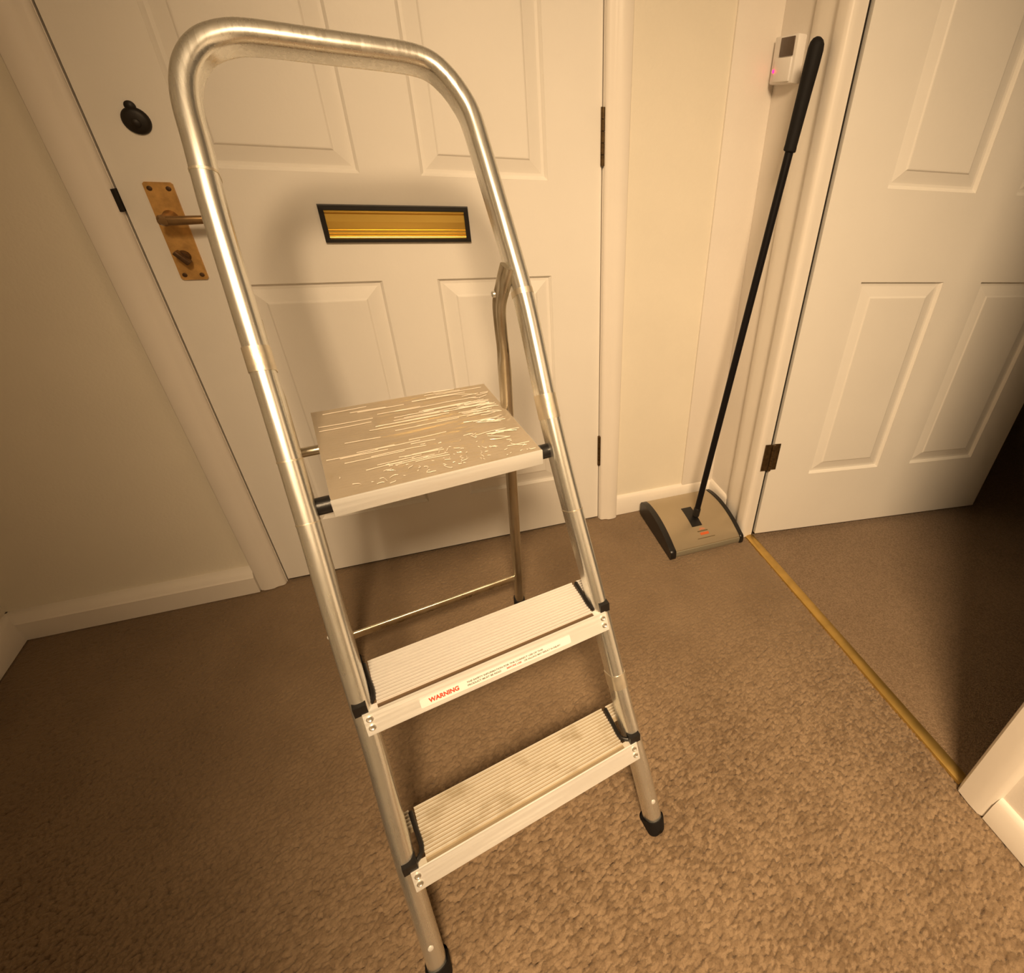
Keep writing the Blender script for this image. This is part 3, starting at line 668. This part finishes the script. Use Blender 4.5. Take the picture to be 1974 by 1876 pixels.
# hub recess plate following the curve
hx, hy0, hy1, hw = 0.1245, 0.064, 0.150, 0.036
bm = bmesh.new(); top, bot = [], []
for i in range(9):
    y = hy0+(hy1-hy0)*i/8
    for k, (x, dz) in enumerate(((hx-hw/2, 0.0012), (hx+hw/2, 0.0012))): (top).append(bm.verts.new((x, y, hgt(y)+dz))); (bot).append(bm.verts.new((x, y, hgt(y)-0.004)))
for i in range(8):
    a = 2*i; bm.faces.new([top[a], top[a+1], top[a+3], top[a+2]]); bm.faces.new([top[a], top[a+2], bot[a+2], bot[a]]); bm.faces.new([top[a+1], bot[a+1], bot[a+3], top[a+3]]); bm.faces.new([bot[a], bot[a+2], bot[a+3], bot[a+1]])
bm.faces.new([top[0], bot[0], bot[1], top[1]]); bm.faces.new([top[16], top[17], bot[17], bot[16]])
obj('handle_plate', bm, 'black', SW)
A0 = Vector((0.1360, 0.1000, 0.0690)); A1 = Vector((1.2925, -0.1975, 1.275)) - Vector((1.0445, -0.2700, 0.0))
dr = (A1-A0).normalized()
bm = bmesh.new(); lathe(bm, A0-dr*0.006-Vector((0, 0, 0.0)), dr, [(0, 0.006), (0.004, 0.0115), (0.030, 0.0115), (0.034, 0.0095)], 18); obj('handle_socket', bm, 'black', SW, True)
L_ = (A1-A0).length
bm = bmesh.new(); cyl(bm, A0+dr*0.02, A1-dr*0.15, 0.0094, n=18); obj('handle_pole', bm, 'blackp', SW, True)
bm = bmesh.new(); lathe(bm, A1-dr*0.195, dr, [(0, 0.0118), (0.002, 0.0138), (0.006, 0.0140), (0.012, 0.0135), (0.11, 0.0150), (0.150, 0.0160), (0.180, 0.0160), (0.190, 0.0145), (0.1965, 0.0105), (0.200, 0.005), (0.201, 0)], 24); obj('grip', bm, 'rubber', SW, True)
# printed emblem on the cover: pale red crest over a dark name line, red bar and thin dark line
def decal(name, pts, mt, lift):
    bm = bmesh.new()
    vs = [bm.verts.new((x, y, hgt(y)+lift)) for x, y in pts]; vb = [bm.verts.new((x, y, hgt(y)+lift-0.0004)) for x, y in pts]
    n = len(pts); bm.faces.new(vs)
    for i in range(n): bm.faces.new([vs[i], vb[i], vb[(i+1) % n], vs[(i+1) % n]])
    obj(name, bm, mt, SW)
ex0 = 0.134
decal('emblem', [(ex0-0.010, 0.0478), (ex0+0.012, 0.0478), (ex0+0.010, 0.0520), (ex0+0.003, 0.0560), (ex0-0.003, 0.0560), (ex0-0.008, 0.0525)], 'redpale', 0.0007)
decal('emblem', [(ex0-0.018, 0.0425), (ex0+0.018, 0.0425), (ex0+0.018, 0.0455), (ex0-0.018, 0.0455)], 'darkprint', 0.0007)
decal('emblem', [(ex0-0.012, 0.0300), (ex0+0.018, 0.0300), (ex0+0.018, 0.0385), (ex0-0.012, 0.0385)], 'redprint', 0.0007)
decal('emblem', [(ex0-0.028, 0.0190), (ex0+0.034, 0.0190), (ex0+0.034, 0.0208), (ex0-0.028, 0.0208)], 'darkprint', 0.0007)

# ------------------------------------------------------------------ wall thermostat
TS = empty('thermostat', (XR, -0.055, 1.253))
tag(TS, 'white wall thermostat with dark display and glowing red light beside the sweeper handle', 'thermostat')
boxo('housing', (-0.0225, -0.048, -0.043), (0.0005, 0.040, 0.044), 'white', TS, bev=0.003)
boxo('display', (-0.0250, -0.0375, 0.0065), (-0.0222, 0.0125, 0.0400), 'lcd', TS, bev=0.0006)
boxo('front_cover', (-0.0275, -0.0400, -0.040), (-0.0220, 0.0230, 0.0045), 'white', TS, bev=0.0025)
bm = bmesh.new(); lathe(bm, (-0.0270, 0.0215, -0.0195), (-1, 0.3, 0), [(0, 0.0038), (0.0015, 0.0036), (0.0028, 0.0022), (0.0032, 0)], 14); obj('indicator_light', bm, 'led', TS, True)
